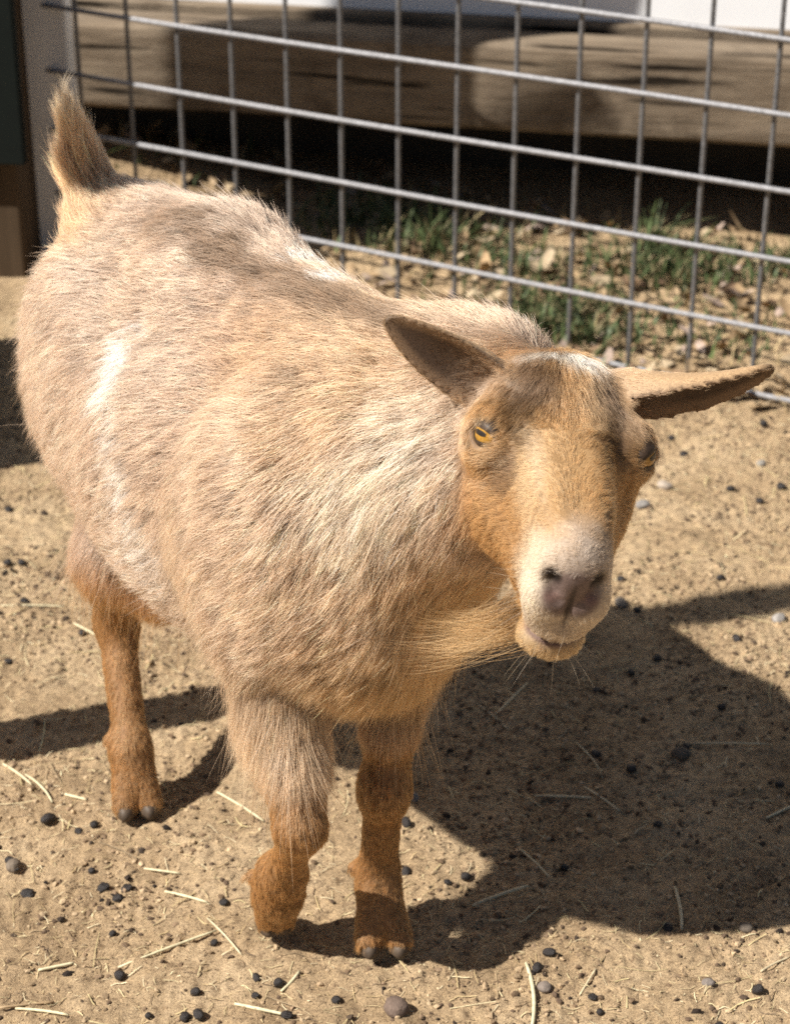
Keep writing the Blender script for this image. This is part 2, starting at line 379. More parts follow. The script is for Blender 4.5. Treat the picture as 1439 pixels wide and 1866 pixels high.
for s in (-1, 1): carve((s * .0425, .112, -.040), (.0060, .026, .011), .014)
for e_ in EYES: 
    c = H2L(e_); r = np.array((.0068, .0122, .0082)); s_, P = region(c - .035, c + .035); Fd[s_] = smax(Fd[s_], -prim_d('e', (c, r, HBL), P), .004)

def surface_nets(F):
    S = F < 0
    n = np.array(F.shape) - 1
    cnt = np.zeros(n, np.int8)
    for i in (0, 1):
        for j in (0, 1):
            for k_ in (0, 1): cnt += S[i:n[0] + i, j:n[1] + j, k_:n[2] + k_]
    act = np.argwhere((cnt > 0) & (cnt < 8)); idx = np.full(n, -1, np.int32); idx[tuple(act.T)] = np.arange(len(act))
    acc = np.zeros((len(act), 3)); num = np.zeros(len(act))
    cs = [(i, j, k_) for i in (0, 1) for j in (0, 1) for k_ in (0, 1)]
    for a in cs:
        for ax in range(3):
            if a[ax] == 0:
                b = list(a); b[ax] = 1
                fa = F[tuple((act + a).T)].astype(float); fb = F[tuple((act + b).T)].astype(float)
                m = (fa < 0) != (fb < 0); t = np.where(m, fa / np.where(m, fa - fb, 1), 0)
                p = np.array(a, float)[None].repeat(len(act), 0); p[:, ax] = t
                acc += p * m[:, None]; num += m
    V = act + acc / num[:, None]
    Q = []
    for ax in range(3):
        sl0 = [slice(None)] * 3; sl1 = [slice(None)] * 3; sl0[ax] = slice(0, -1); sl1[ax] = slice(1, None)
        cr = S[tuple(sl0)] != S[tuple(sl1)]
        e = np.argwhere(cr); o1, o2 = [(1, 2), (2, 0), (0, 1)][ax]
        ok = (e[:, o1] > 0) & (e[:, o2] > 0) & (e[:, o1] < n[o1]) & (e[:, o2] < n[o2]); e = e[ok]
        d1 = np.zeros(3, int); d1[o1] = 1; d2 = np.zeros(3, int); d2[o2] = 1
        q = np.stack([idx[tuple((e - d1 - d2).T)], idx[tuple((e - d2).T)], idx[tuple(e.T)], idx[tuple((e - d1).T)]], -1)
        fl = ~S[tuple(e.T)]; q[fl] = q[fl][:, ::-1]; Q.append(q)
    return V, np.vstack(Q)
V, Q = surface_nets(Fd); V = lo + V * HS; del Fd
def smooth(V, Q, it, f=.5):
    ed = np.vstack([Q[:, [0, 1]], Q[:, [1, 2]], Q[:, [2, 3]], Q[:, [3, 0]]])
    for _ in range(it):
        acc = np.zeros_like(V); num = np.bincount(ed.reshape(-1), minlength=len(V))
        for c_ in range(3): acc[:, c_] = np.bincount(ed[:, 0], V[ed[:, 1], c_], len(V)) + np.bincount(ed[:, 1], V[ed[:, 0], c_], len(V))
        V = V * (1 - f) + f * acc / num[:, None]
    return V
V = smooth(V, Q, 3)
def vnormals(V, Q):
    n = np.cross(V[Q[:, 2]] - V[Q[:, 0]], V[Q[:, 3]] - V[Q[:, 1]]); out = np.zeros_like(V)
    for j in range(4):
        for c_ in range(3): out[:, c_] += np.bincount(Q[:, j], n[:, c_], len(V))
    return unit(out)
NV = vnormals(V, Q)
if (NV * (V - V.mean(0))).sum() < 0: Q = Q[:, ::-1]; NV = -NV
HV = L2H(V)
GR = ['trunk', 'neck', 'head', 'leg', 'tail', 'ear']
dg = np.full((len(V), len(GR)), .3)
for grp, kind, D, kk in PR: i = GR.index(grp); dg[:, i] = np.minimum(dg[:, i], prim_d(kind, D, V))
for E in EARS: dg[:, 5] = np.minimum(dg[:, 5], ear_d(E, HV))
wt = np.exp(-np.clip(dg, -.02, .3) / .010); wt /= wt.sum(1, keepdims=True)

# ------------------------------------------------------------------ goat: colours of the coat, with some light and shade painted in
def blob(P, c, r, soft=.5): d = np.linalg.norm((P - np.array(c)) / np.array(r), axis=-1); return 1 - sstep(1 - soft, 1 + soft, d)
def seg(P, pts, r, soft=.5):
    m = np.zeros(len(P))
    for a_, b_ in zip(pts[:-1], pts[1:]):
        a_ = np.array(a_); b_ = np.array(b_); ab = b_ - a_; t = np.clip(((P - a_) @ ab) / (ab @ ab), 0, 1)
        m = np.maximum(m, 1 - sstep(1 - soft, 1 + soft, np.linalg.norm(P - a_ - t[:, None] * ab, axis=1) / r))
    return m
W = {g: wt[:, i] for i, g in enumerate(GR)}
nz = noise(V, 22, 3) * .6 + noise(V, 60, 4) * .4
def lay_over(col, m, c): return col * (1 - m[:, None]) + np.array(c) * m[:, None]
col = np.tile(np.array((.535, .415, .330)), (len(V), 1))
col = lay_over(col, np.clip(.5 + nz * .9, 0, 1) * .5, (.445, .328, .248))
jit = noise(V, 70, 9) * .010
Pj = V + jit[:, None]
col = lay_over(col, blob(Pj, (.20, -.02, .53), (.10, .09, .09), .6) * .65, (.50, .325, .175))
col = lay_over(col, blob(Pj, (.25, -.02, .40), (.07, .12, .10), .7) * .35, (.54, .36, .19))
col = lay_over(col, seg(Pj, [(-.15, .008, .54), (-.06, -.008, .553), (.052, -.012, .550), (.102, -.008, .548), (.148, .0, .547), (.22, .02, .545)], .0190, .55) * sstep(-.17, -.02, V[:, 0]) * .92, (.17, .108, .068))
col = lay_over(col, blob(Pj, (.12, -.05, .52), (.07, .04, .05), .7) * .45, (.36, .24, .165))
col = lay_over(col, sstep(.27, .20, V[:, 2]) * (W['trunk'] + .3 * W['neck']) * .35, (.64, .50, .36))
col = lay_over(col, np.maximum(blob(Pj, (.26, .01, .28), (.08, .10, .08), .6), blob(Pj, (.29, .035, .37), (.06, .07, .07), .6)) * .85, (.43, .265, .115))
wm = np.maximum(1.7 * blob(Pj, (-.022, -.084, .464), (.020, .026, .026), .5), seg(Pj, [(-.026, -.094, .45), (.009, -.114, .412), (.026, -.12, .382), (.035, -.12, .347)], .015, .8) * .48)
wm = np.maximum(wm, blob(Pj, (.05, -.115, .330), (.04, .05, .030), .8) * .40)
wm = np.maximum(wm, np.maximum(blob(V, (.080, .036, .55), (.010, .022, .03), .4), blob(V, (.122, .034, .548), (.009, .022, .03), .4)))
wm = np.clip(wm, 0, 1)
col = lay_over(col, wm * .35, (.84, .81, .77))
col = lay_over(col, seg(Pj, [(.305, -.005, .52), (.285, -.03, .485), (.27, -.06, .45)], .036, .6) * .55, (.74, .62, .50))
# legs
legc = np.array((.42, .230, .096))
lw = W['leg'] * np.where(V[:, 0] > .10, sstep(.235, .165, V[:, 2]), sstep(.27, .215, V[:, 2]))
col = lay_over(col, np.clip(lw * 1.25, 0, 1), legc)
col = lay_over(col, W['leg'] * sstep(.16, .22, V[:, 2]) * (V[:, 0] > .10) * (V[:, 1] < -.05) * .6, (.60, .46, .31))
col = lay_over(col, W['tail'] * .95, (.74, .47, .25)); col = lay_over(col, W['tail'] * sstep(.555, .595, V[:, 2]) * .8, (.66, .54, .38))
# head
h = np.clip(W['head'] * 1.3 - .1, 0, 1); X_, Y_, Z_ = HV.T; aX = np.abs(X_)
hc = np.tile(np.array((.54, .345, .175)), (len(V), 1))
hc = lay_over(hc, sstep(-.030, -.060, Z_) * .7, (.49, .285, .125))
hc = lay_over(hc, sstep(.030, .012, aX) * sstep(.05, .10, Y_) * .75, (.62, .40, .19))
hc = lay_over(hc, blob(HV, (-.024, .108, -.026), (.009, .042, .02), .6) * .8, (.76, .60, .40))
hn = noise(HV, 130, 5) * .5 + noise(HV, 60, 6) * .5
hc = lay_over(hc, np.clip(blob(HV, (.034, .045, -.012), (.018, .040, .03), .6) * (1.0 + .7 * hn), 0, 1) * .95, (.155, .09, .042))
hc = lay_over(hc, np.clip(blob(HV, (.026, .078, -.012), (.012, .030, .02), .6) * (1.0 + .7 * hn), 0, 1) * .95, (.155, .09, .042))
hc = lay_over(hc, np.clip(blob(HV, (-.022, .030, -.004), (.018, .028, .03), .6) * (1.0 + .7 * hn), 0, 1) * .95, (.155, .09, .042))
hc = lay_over(hc, np.clip(blob(HV, (-.030, .066, -.012), (.009, .026, .02), .6) * (1.0 + .7 * hn), 0, 1) * .95, (.155, .09, .042))
for e_, ring in zip(EYES, (.010, .010)): hc = lay_over(hc, blob(HV, e_ * (1.08, 1, 1), (.0125, .0125, .0105), .35) * .6, (.16, .10, .065))
hc = lay_over(hc, blob(HV, (-.036, .092, -.040), (.012, .014, .016), .5) * .7, (.20, .13, .085))
wp = np.maximum(blob(HV, (.005, .004, -.004), (.030, .005, .02), .45), blob(HV, (.008, .012, -.002), (.009, .008, .02), .45))
hc = lay_over(hc, wp, (.84, .80, .74))
muz = sstep(.156, .190, Y_ + .014 * hn - .30 * np.maximum(Z_ + .034, 0) + .25 * np.clip(aX - .012, 0, .02)); hc = lay_over(hc, muz, (.78, .68, .55))
hc = lay_over(hc, blob(HV, (.003, .176, -.012), (.016, .020, .016), .7) * np.clip(.6 + .6 * hn, 0, 1) * .6, (.66, .58, .52))
hc = lay_over(hc, blob(HV, (-.026, .170, -.052), (.011, .022, .026), .6) * .85, (.90, .82, .67))
hc = lay_over(hc, sstep(-.103, -.112, Z_) * sstep(.10, .13, Y_) * .8, (.62, .44, .23))
hc = lay_over(hc, blob(HV, (0, .184, -.085), (.020, .016, .014), .5) * np.clip(.5 + .9 * noise(HV, 420, 8), 0, 1) * .45, (.30, .22, .18))
pad = np.clip(blob(HV, (0, .198, -.052), (.022, .018, .021), .18), 0, 1)
hc = lay_over(hc, blob(HV, (0, .190, -.038), (.020, .022, .020), .7) * .55, (.40, .31, .27)); hc = lay_over(hc, pad, (.265, .20, .185))
lip = np.maximum(*[seg(HV, [(q_ * .0258, .126, -.0820), (q_ * .0250, .140, -.0905), (q_ * .0225, .158, -.0965), (q_ * .0160, .172, -.1010), (0, .183, -.1035)], .0062, .35) for q_ in (-1, 1)])
hc = lay_over(hc, lip * .9, (.20, .115, .105))
hc = lay_over(hc, blob(HV, (0, .198, -.062), (.002, .02, .020), .5) * .9, (.05, .035, .03))
for s in (-1, 1): hc = lay_over(hc, blob(HV, (s * .0148, .192, -.041), (.0056, .012, .0085), .3), (.018, .011, .010)); hc = lay_over(hc, seg(HV, [(s * .0148, .192, -.043), (s * .0105, .195, -.051), (s * .006, .196, -.055)], .0030, .5) * .85, (.06, .035, .03)); hc = lay_over(hc, blob(HV, (s * .0125, .196, -.056), (.006, .010, .0040), .5) * .5, (.36, .20, .17))
col = lay_over(col, h, (0, 0, 0)) + hc * h[:, None]
# ears: dark fur and painted shade inside, lit rim painted lighter
ed_in = np.zeros(len(V)); el = np.tile(np.array((0., 0, 0)), (len(V), 1))
for E in EARS:
    q = HV - E[0]; d = ear_d(E, HV); m = np.exp(-np.clip(d, 0, .3) / .004); t = np.clip((q @ E[1]) / E[4], 0, 1)
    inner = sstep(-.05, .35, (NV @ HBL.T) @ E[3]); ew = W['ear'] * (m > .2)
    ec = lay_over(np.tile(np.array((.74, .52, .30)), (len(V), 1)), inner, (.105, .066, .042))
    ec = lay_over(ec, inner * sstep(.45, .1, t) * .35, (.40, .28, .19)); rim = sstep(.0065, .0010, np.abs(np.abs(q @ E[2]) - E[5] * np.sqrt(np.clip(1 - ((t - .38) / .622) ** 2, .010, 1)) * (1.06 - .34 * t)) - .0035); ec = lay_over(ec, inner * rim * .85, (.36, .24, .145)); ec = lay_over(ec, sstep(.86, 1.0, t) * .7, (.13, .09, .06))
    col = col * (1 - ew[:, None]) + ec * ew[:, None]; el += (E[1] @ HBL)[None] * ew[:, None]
upper_ = W['leg'] * sstep(.17, .23, V[:, 2])
col = np.clip(col * (np.array((1.0, .985, .96)) + (W['trunk'] + W['neck'] + .6 * upper_)[:, None] * np.array((.26, .29, .32))), .01, .95)

# ------------------------------------------------------------------ goat: coat of hair
bare = np.clip(pad * h * 1.2 + 1.4 * lip * h + sum(blob(HV, e_ * (1.12, 1, 1) + np.array((0, 0, -.0012)), (.016, .0136, .0094), .15) for e_ in EYES), 0, 1)
bare = np.maximum(bare, blob(HV, (0, .198, -.062), (.003, .02, .022), .3) * h)
hl = np.zeros((len(V), 3))
fore = sstep(.085, .065, Y_); cheek = sstep(-.036, -.056, Z_)
hl[:, 0] = np.sign(X_) * np.minimum(aX * 22, .8) * (1 - cheek); hl[:, 1] = fore * .8 - (1 - fore) * .35 - cheek * .75; hl[:, 2] = -.15 - cheek * .75
chin_ = sstep(-.085, -.10, Z_); hl[:, 1] -= chin_ * .2; hl[:, 2] -= chin_ * .8
hl = unit(hl) @ HBL
top = sstep(.44, .53, V[:, 2]); low = sstep(.32, .22, V[:, 2])
tl = np.stack([-.75 - .25 * top + .35 * low, -.12 + 0 * top, -.62 + .50 * top - .35 * low], -1)
nl = np.stack([-.45 + 0 * top, -.25 + 0 * top, -.85 + .35 * top], -1)
ll = np.tile(np.array((-.05, 0, -1.0)), (len(V), 1))
tail_l = np.tile(np.array((-.35, .0, .9)), (len(V), 1))
lay = tl * W['trunk'][:, None] + nl * W['neck'][:, None] + hl * W['head'][:, None] + ll * W['leg'][:, None] + tail_l * W['tail'][:, None] + el
lay = lay + .30 * np.stack([noise(V, 18, 31), noise(V, 18, 32), noise(V, 18, 33)], -1) * (W['trunk'] + W['neck'])[:, None]
lay = lay - NV * (lay * NV).sum(1, keepdims=True); lay = unit(lay)
upper = W['leg'] * sstep(.17, .23, V[:, 2])
length = W['trunk'] * (.027 + .012 * low - .006 * top) + W['neck'] * .030 + W['head'] * .0085 + W['leg'] * .0075 + upper * .022 + W['tail'] * .033 * (1 - .3 * sstep(.55, .60, V[:, 2])) + W['ear'] * .0034
length += W['head'] * (blob(HV, (.01, .01, -.004), (.035, .016, .02), .5) * .008 + sstep(.075, .05, Y_) * sstep(-.03, -.01, Z_) * .006 + chin_ * .001 - sstep(.145, .17, Y_) * .0045 - blob(HV, (0, .10, -.02), (.04, .05, .03), .5) * .002)
back_fr = sstep(.20, .17, V[:, 0]) * sstep(.05, .12, V[:, 0]) * sstep(.15, .20, V[:, 2]) * sstep(.32, .26, V[:, 2]) * (V[:, 1] < -.04)
length += back_fr * .016
length *= 1 + .22 * noise(V, 40, 8)
lift = W['trunk'] * .42 + W['neck'] * .38 + W['head'] * .38 + W['leg'] * .32 + W['tail'] * .42 + W['ear'] * .16
dens = (W['trunk'] + W['neck']) * 48e3 + W['head'] * 150e3 + W['leg'] * 110e3 + W['tail'] * 60e3 + W['ear'] * 150e3
dens = dens * (1 - bare)
camL = W2L((0, 0, CAM_H)); fac = ((camL - V) * NV).sum(1) / np.linalg.norm(camL - V, axis=1)
dens *= .45 + .55 * sstep(-.45, -.1, fac)
clr = W['trunk'] * .0038 + W['neck'] * .0038 + W['head'] * .0012 + W['leg'] * .0012 + W['tail'] * .0025 + W['ear'] * .0011
thick = W['trunk'] * 1.35e-4 + W['neck'] * 1.35e-4 + W['head'] * .85e-4 + W['leg'] * 1.25e-4 + W['tail'] * 1.4e-4 + W['ear'] * .8e-4
T3 = np.vstack([Q[:, [0, 1, 2]], Q[:, [0, 2, 3]]])
ar = .5 * np.linalg.norm(np.cross(V[T3[:, 1]] - V[T3[:, 0]], V[T3[:, 2]] - V[T3[:, 0]]), axis=1)
wtri = ar * dens[T3].mean(1); NT = int(wtri.sum()); CH = 16
if not FUR: NT = 50
pick = RNG.choice(len(T3), NT, p=wtri / wtri.sum()); bc = RNG.dirichlet((1, 1, 1), NT)
def att(A):
    A_ = A[T3[pick]]; return (A_ * (bc[:, :, None] if A.ndim == 2 else bc)).sum(1)
tp, tn, tlay, tcol = att(V), unit(att(NV)), unit(att(lay)), att(col)
tlen, tlift, tcr, tth = att(length), att(lift), att(clr), att(thick)
body_like = att((W['trunk'] + W['neck'] + W['tail'])[:])
tlen = tlen * RNG.uniform(.75, 1.2, NT)
tlay = tlay + RNG.normal(0, .16, (NT, 3)) * (.35 + .65 * body_like[:, None]); tlay = unit(tlay - tn * (tlay * tn).sum(1, keepdims=True))
fore_t = att(W['head'] * sstep(.10, .06, Y_)); vary = np.clip(body_like + .8 * fore_t + .55 * att(W['leg']), 0, 1)
bright = 1 + RNG.normal(0, .19, NT) * (.3 + .7 * vary)
bright[RNG.random(NT) < .22 * vary] *= 1.32
dark = RNG.random(NT) < .12 * vary
bright[dark] *= .62; bright = np.clip(bright, .3, 1.6)
NH = NT * CH; rp = np.repeat
side = np.cross(tn, tlay)
ja, jb = RNG.normal(0, 1, (2, NH)); off = (rp(tlay, CH, 0) * ja[:, None] + rp(side, CH, 0) * jb[:, None]) * rp(tcr, CH)[:, None]
n_, l_ = rp(tn, CH, 0), rp(tlay, CH, 0)
L_ = rp(tlen, CH) * RNG.uniform(.62, 1.12, NH)
l_ = unit(l_ + RNG.normal(0, .10, (NH, 3)))
lf = rp(tlift, CH)
d0 = unit(n_ * lf[:, None] * 1.5 + l_ * .8); d1 = unit(l_ + n_ * (lf * .55)[:, None] + np.array((0, 0, -.12)))
KP = 5; ts = np.linspace(0, 1, KP)
root = rp(tp, CH, 0) + off - n_ * .0006
clump = .66 * rp(body_like, CH) + .30
pts = np.empty((NH, KP, 3), np.float32)
for i, t in enumerate(ts):
    pts[:, i] = root + L_[:, None] * (d0 * (t * (1 - t) * .9) + d1 * (t * t * .9 + .1 * t)) - off * (clump * t ** 1.4)[:, None]
ground_l = .0015
pts[..., 2] = np.maximum(pts[..., 2], ground_l)
isw = (.5 * RNG.random(NH) + .5 * rp(RNG.random(NT), CH)) < rp(att(wm), CH) * 1.05
hcol = rp(tcol * bright[:, None], CH, 0) * (RNG.normal(1, .13, NH) * np.where(RNG.random(NH) < .22 * rp(body_like, CH), 1.45, 1))[:, None]
hcol = np.where(isw[:, None], np.array((.93, .92, .90)) * RNG.normal(1, .06, (NH, 1)), hcol)
hcol = np.clip(hcol, .008, .93)
def hair_obj(name, pts, hcol, thick, mat, parent):
    n, kp = pts.shape[:2]; cu = bpy.data.hair_curves.new(name); cu.add_curves([kp] * n)
    cu.points.foreach_set('position', np.ascontiguousarray(pts, np.float32).reshape(-1))
    prof = np.array([1.0, .95, .80, .55, .12]) if kp == 5 else np.clip(1.02 - np.linspace(0, 1, kp) ** 2, .1, 1)
    a_ = cu.attributes.new('radius', 'FLOAT', 'POINT'); a_.data.foreach_set('value', (thick[:, None] * prof[None]).astype(np.float32).reshape(-1))
    a_ = cu.attributes.new('tint', 'FLOAT_COLOR', 'CURVE'); a_.data.foreach_set('color', np.hstack([hcol, np.ones((n, 1))]).astype(np.float32).reshape(-1))
    cu.materials.append(mat); o = bpy.data.objects.new(name, cu); C.objects.link(o); o.parent = parent; return o
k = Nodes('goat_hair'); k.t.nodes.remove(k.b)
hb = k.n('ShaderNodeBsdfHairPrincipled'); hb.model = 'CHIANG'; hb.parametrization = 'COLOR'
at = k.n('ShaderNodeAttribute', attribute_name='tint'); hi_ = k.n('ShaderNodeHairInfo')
tipc = k.mix(1.0, at.outputs['Color'], (1.55, 1.54, 1.48), 'MULTIPLY'); rootc = k.mix(1.0, at.outputs['Color'], (.40, .34, .30), 'MULTIPLY')  # darker roots: natural colour, deepened for shade inside the coat
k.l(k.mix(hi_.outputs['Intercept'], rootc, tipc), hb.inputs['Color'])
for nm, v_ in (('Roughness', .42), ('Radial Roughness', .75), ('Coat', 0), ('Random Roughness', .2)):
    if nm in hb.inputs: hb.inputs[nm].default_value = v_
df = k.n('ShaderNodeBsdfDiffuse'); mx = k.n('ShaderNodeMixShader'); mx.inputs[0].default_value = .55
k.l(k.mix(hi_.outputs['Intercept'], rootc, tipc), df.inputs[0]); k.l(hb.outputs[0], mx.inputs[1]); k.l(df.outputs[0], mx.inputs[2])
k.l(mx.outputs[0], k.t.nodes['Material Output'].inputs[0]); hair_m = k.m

def strands(sel, n, L, r, col_, spread, lift_):
    p_ = ar * sel[T3].mean(1); k_ = RNG.choice(len(T3), n, p=p_ / p_.sum()); b_ = RNG.dirichlet((1, 1, 1), n)
    g_ = lambda A: (A[T3[k_]] * b_[:, :, None]).sum(1)
    P0, n0, l0, c0 = g_(V), unit(g_(NV)), unit(g_(lay)), g_(col); Ln = (L * RNG.uniform(.6, 1.25, n)) * (1 if np.isscalar(L) else 1)
    d_ = unit(l0 + n0 * lift_ + RNG.normal(0, spread, (n, 3))); P_ = np.empty((n, 5, 3))
    for i_, t_ in enumerate(np.linspace(0, 1, 5)): P_[:, i_] = P0 + Ln[:, None] * (d_ * t_ + (l0 + np.array((0, 0, -.35))) * (.30 * t_ * t_)) 
    c_ = np.clip((c0 if col_ is None else np.array(col_)[None] + 0 * c0) * RNG.choice([.6, 1.2, 1.35], n)[:, None], .01, .92)
    return P_, c_, np.full(n, r)
GS = [strands((W['trunk'] + W['neck']) * (fac > -.4) * (W['head'] + W['ear'] < .03) * (np.linalg.norm(HV - np.array((0, .03, -.05)), axis=1) > .085), 16000, .029, 1.4e-4, None, .14, .26), strands(low * W['trunk'] + 1.6 * upper + 2.5 * back_fr, 4200, .050, 1.3e-4, None, .22, .30)]
muzsel = W['head'] * sstep(.150, .165, Y_) * sstep(-.040, -.055, Z_) * (1 - np.clip(pad + lip, 0, 1)) * (W['head'] > .5)
GS.append(strands(muzsel, 46, .022, .8e-4, (.50, .42, .32), .18, 1.3))
goat = empty('goat', tuple(GO)); goat.rotation_euler.z = math.atan2(g2[1], g2[0])
tag(goat, 'small tan and cream goat walking towards the viewer with one front leg raised', 'goat')
k = Nodes('goat_skin'); at = k.n('ShaderNodeAttribute', attribute_name='tint')
k.l(k.mix(1.0, at.outputs['Color'], k.ramp(k.noise(900, 3), [(.3, (.42, .39, .37)), (.7, (.75, .72, .70))]), 'MULTIPLY'), k.b.inputs['Base Color'])  # undercoat darkened to deepen the shade between tufts
k.b.inputs['Roughness'].default_value = .62; k.b.inputs['Specular IOR Level'].default_value = .35; k.l(k.bump(k.noise(1400, 3), .35, .0006), k.b.inputs['Normal'])
body = mesh_np('body', V, Q, k.m, goat)
a_ = body.data.attributes.new('tint', 'FLOAT_COLOR', 'POINT'); a_.data.foreach_set('color', np.hstack([col, np.ones((len(V), 1))]).astype(np.float32).reshape(-1))
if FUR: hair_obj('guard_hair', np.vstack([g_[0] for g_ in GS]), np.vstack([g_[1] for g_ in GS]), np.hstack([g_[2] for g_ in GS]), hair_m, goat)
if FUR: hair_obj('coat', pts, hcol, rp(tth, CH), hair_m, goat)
print('HAIRS', NH)

# beard: long strands from under the chin, blown to the goat's right
NB = 650
tb = RNG.random(NB); rb = H2L(np.stack([RNG.normal(-.006, .010, NB), 0.150 - .035 * tb + RNG.normal(0, .005, NB), -.124 + .002 * tb + RNG.normal(0, .003, NB)], -1))
NG = 30; grp_ = RNG.integers(0, NG, NB)
bl = (.035 + .078 * RNG.random(NB) ** .8) * RNG.uniform(.6, 1.1, NG)[grp_];  gd = RNG.normal(0, .14, (NG, 3))
bd = unit(np.array((-.88, .24, -.50)) + gd * np.array((1, 1, .75))) ; bd = unit(bd[grp_] @ AX.T + RNG.normal(0, .035, (NB, 3)))
gr_ = np.array([rb[grp_ == q].mean(0) if (grp_ == q).any() else rb[0] for q in range(NG)]); pull = gr_[grp_] - rb
dn = np.array((0, 0, -1.0)); bp = np.empty((NB, 9, 3))
for i, t in enumerate(np.linspace(0, 1, 9)):
    bp[:, i] = rb + bl[:, None] * (dn[None] * .30 * t * (1 - t) + bd * t + np.array((0, 0, .08)) * t * t) + pull * (.8 * t)
bcol = np.array((.42, .255, .11)) * RNG.normal(1, .14, NB)[:, None] * RNG.choice([.65, 1.0, 1.7], NG)[grp_][:, None]
hair_obj('beard', bp, np.clip(bcol, .01, .9), np.full(NB, 1.15e-4), hair_m, goat)

# eyes
iris = Nodes('goat_iris'); tc = iris.n('ShaderNodeTexCoord')
iris.l(iris.ramp(iris.noise(500, 4), [(.3, (.24, .115, .017)), (.65, (.46, .245, .038))]), iris.b.inputs['Base Color'])
iris.b.inputs['Roughness'].default_value = .08; iris.b.inputs['Specular IOR Level'].default_value = .6
dark_m = simple('dark_eye_tissue', [(.3, (.012, .009, .008)), (.7, (.03, .022, .018))], 300, .3, .1, .0003, spec=.5)
lid_m = simple('dark_lid_skin', [(.3, (.030, .020, .014)), (.7, (.075, .047, .030))], 400, .5, .2, .0004)
ER = .0120; UPH = HB @ np.array((0, 0, 1.0))
for sgn, ec_ in zip((-1, 1), EYES):
    out = unit(np.array((sgn * .82, .42, .34))); fw = unit(np.cross(UPH, out)); fw = fw if fw[1] > 0 else -fw
    upv = unit(UPH - out * (UPH @ out)); fw = unit(fw - out * (fw @ out)); cen = ec_ - out * (ER - .0023)
    def on(u, v, r):
        q_ = math.hypot(u, v); a_ = q_ / ER; d_ = (fw * u + upv * v) / max(q_, 1e-9)
        return H2L(cen + (out * math.cos(a_) + d_ * math.sin(a_)) * r)
    th = np.linspace(0, math.pi, 17); ph = np.linspace(0, 2 * math.pi, 33)[:-1]
    ev = np.array([H2L(cen + ER * (math.cos(a_) * out + math.sin(a_) * (math.cos(b_) * fw + math.sin(b_) * upv))) for a_ in th for b_ in ph])
    ii = np.arange(16)[:, None] * 32; jj = np.arange(32)[None]; ef = np.stack([ii + jj, ii + (jj + 1) % 32, ii + 32 + (jj + 1) % 32, ii + 32 + jj], -1).reshape(-1, 4)
    eye = mesh_np('eye', ev, ef, iris.m, goat)
    us = np.linspace(-.0054, .0054, 13); vv = np.linspace(-1, 1, 5)
    pv = np.array([on(u, v * .0017 * (1 - (u / .0062) ** 4) + .0002, ER + .00025) for u in us for v in vv]); ii = np.arange(12)[:, None] * 5; jj = np.arange(4)[None]
    pf = np.stack([ii + jj, ii + jj + 1, ii + 5 + jj + 1, ii + 5 + jj], -1).reshape(-1, 4); mesh_np('pupil', pv, pf, dark_m, eye)
    # lids: a shell round the ball with an almond opening, rolled at its rim
    NA, NR_ = 48, 7; lv = []
    for a_ in np.arange(NA) / NA * 2 * math.pi:
        ca, sa = math.cos(a_), math.sin(a_)
        ou = .0090 * ca * (1.35 if ca > 0 else 1.0) ** max(ca, 0); ov = (.0031 * abs(sa) ** -.4 if sa > .05 else .0056) * sa - .0022 * max(ca, 0) ** 3
        for m_ in range(NR_):
            f_ = m_ / (NR_ - 1); uu = ou + (ca * .0158 - ou) * f_; v_ = ov + (sa * .0145 - ov) * f_
            lv.append(on(uu, v_, ER + (.0002, .0009, .0012, .0011, .0009, .0006, .0003)[m_]))
    ii = np.arange(NA)[:, None] * NR_; jj = np.arange(NR_ - 1)[None]; i2 = (ii + NR_) % (NA * NR_)
    lf_ = np.stack([ii + jj, i2 + jj, i2 + jj + 1, ii + jj + 1], -1).reshape(-1, 4); mesh_np('eyelid', np.array(lv), lf_, lid_m, goat)

# hooves
hoof_m = simple('hoof_horn', [(.3, (.05, .036, .026)), (.6, (.11, .080, .056)), (.8, (.19, .145, .105))], 160, .55, .4, .0008, (1, 1, .2))
def hoof(tip, hd):
    tip = np.array(tip, float); hd = unit(np.array(hd, float)); sd = np.array((hd[1], -hd[0], 0))
    bm = bmesh.new(); bmesh.ops.create_uvsphere(bm, u_segments=16, v_segments=10, radius=1)
    for v in bm.verts:
        x, y, z = v.co; z = max(z, -.55); taper = 1 - .38 * max(y, 0)
        p_ = tip + sd * x * .0112 * taper + hd * (y * .0165 - .0010) + np.array((0, 0, 1)) * (z * .0095 + .0055)
        v.co = Vector(W2L(p_))
    return bm_obj('hoof', bm, hoof_m, goat, True)
for tp_, hd_ in (((-.0205, 1.379, .002), (.05, -1, 0)), ((.0035, 1.380, .002), (.06, -1, 0)), ((-.241, 1.566, .002), (.05, -1, 0)), ((-.220, 1.570, .002), (.12, -1, 0)),
                 ((-.105, 1.402, .006), (.1, -1, 0)), ((-.093, 1.406, .006), (.2, -1, 0)), ((-.112, 1.69, .003), (0, -1, 0)), ((-.085, 1.692, .003), (.2, -1, 0))): hoof(tp_, hd_)

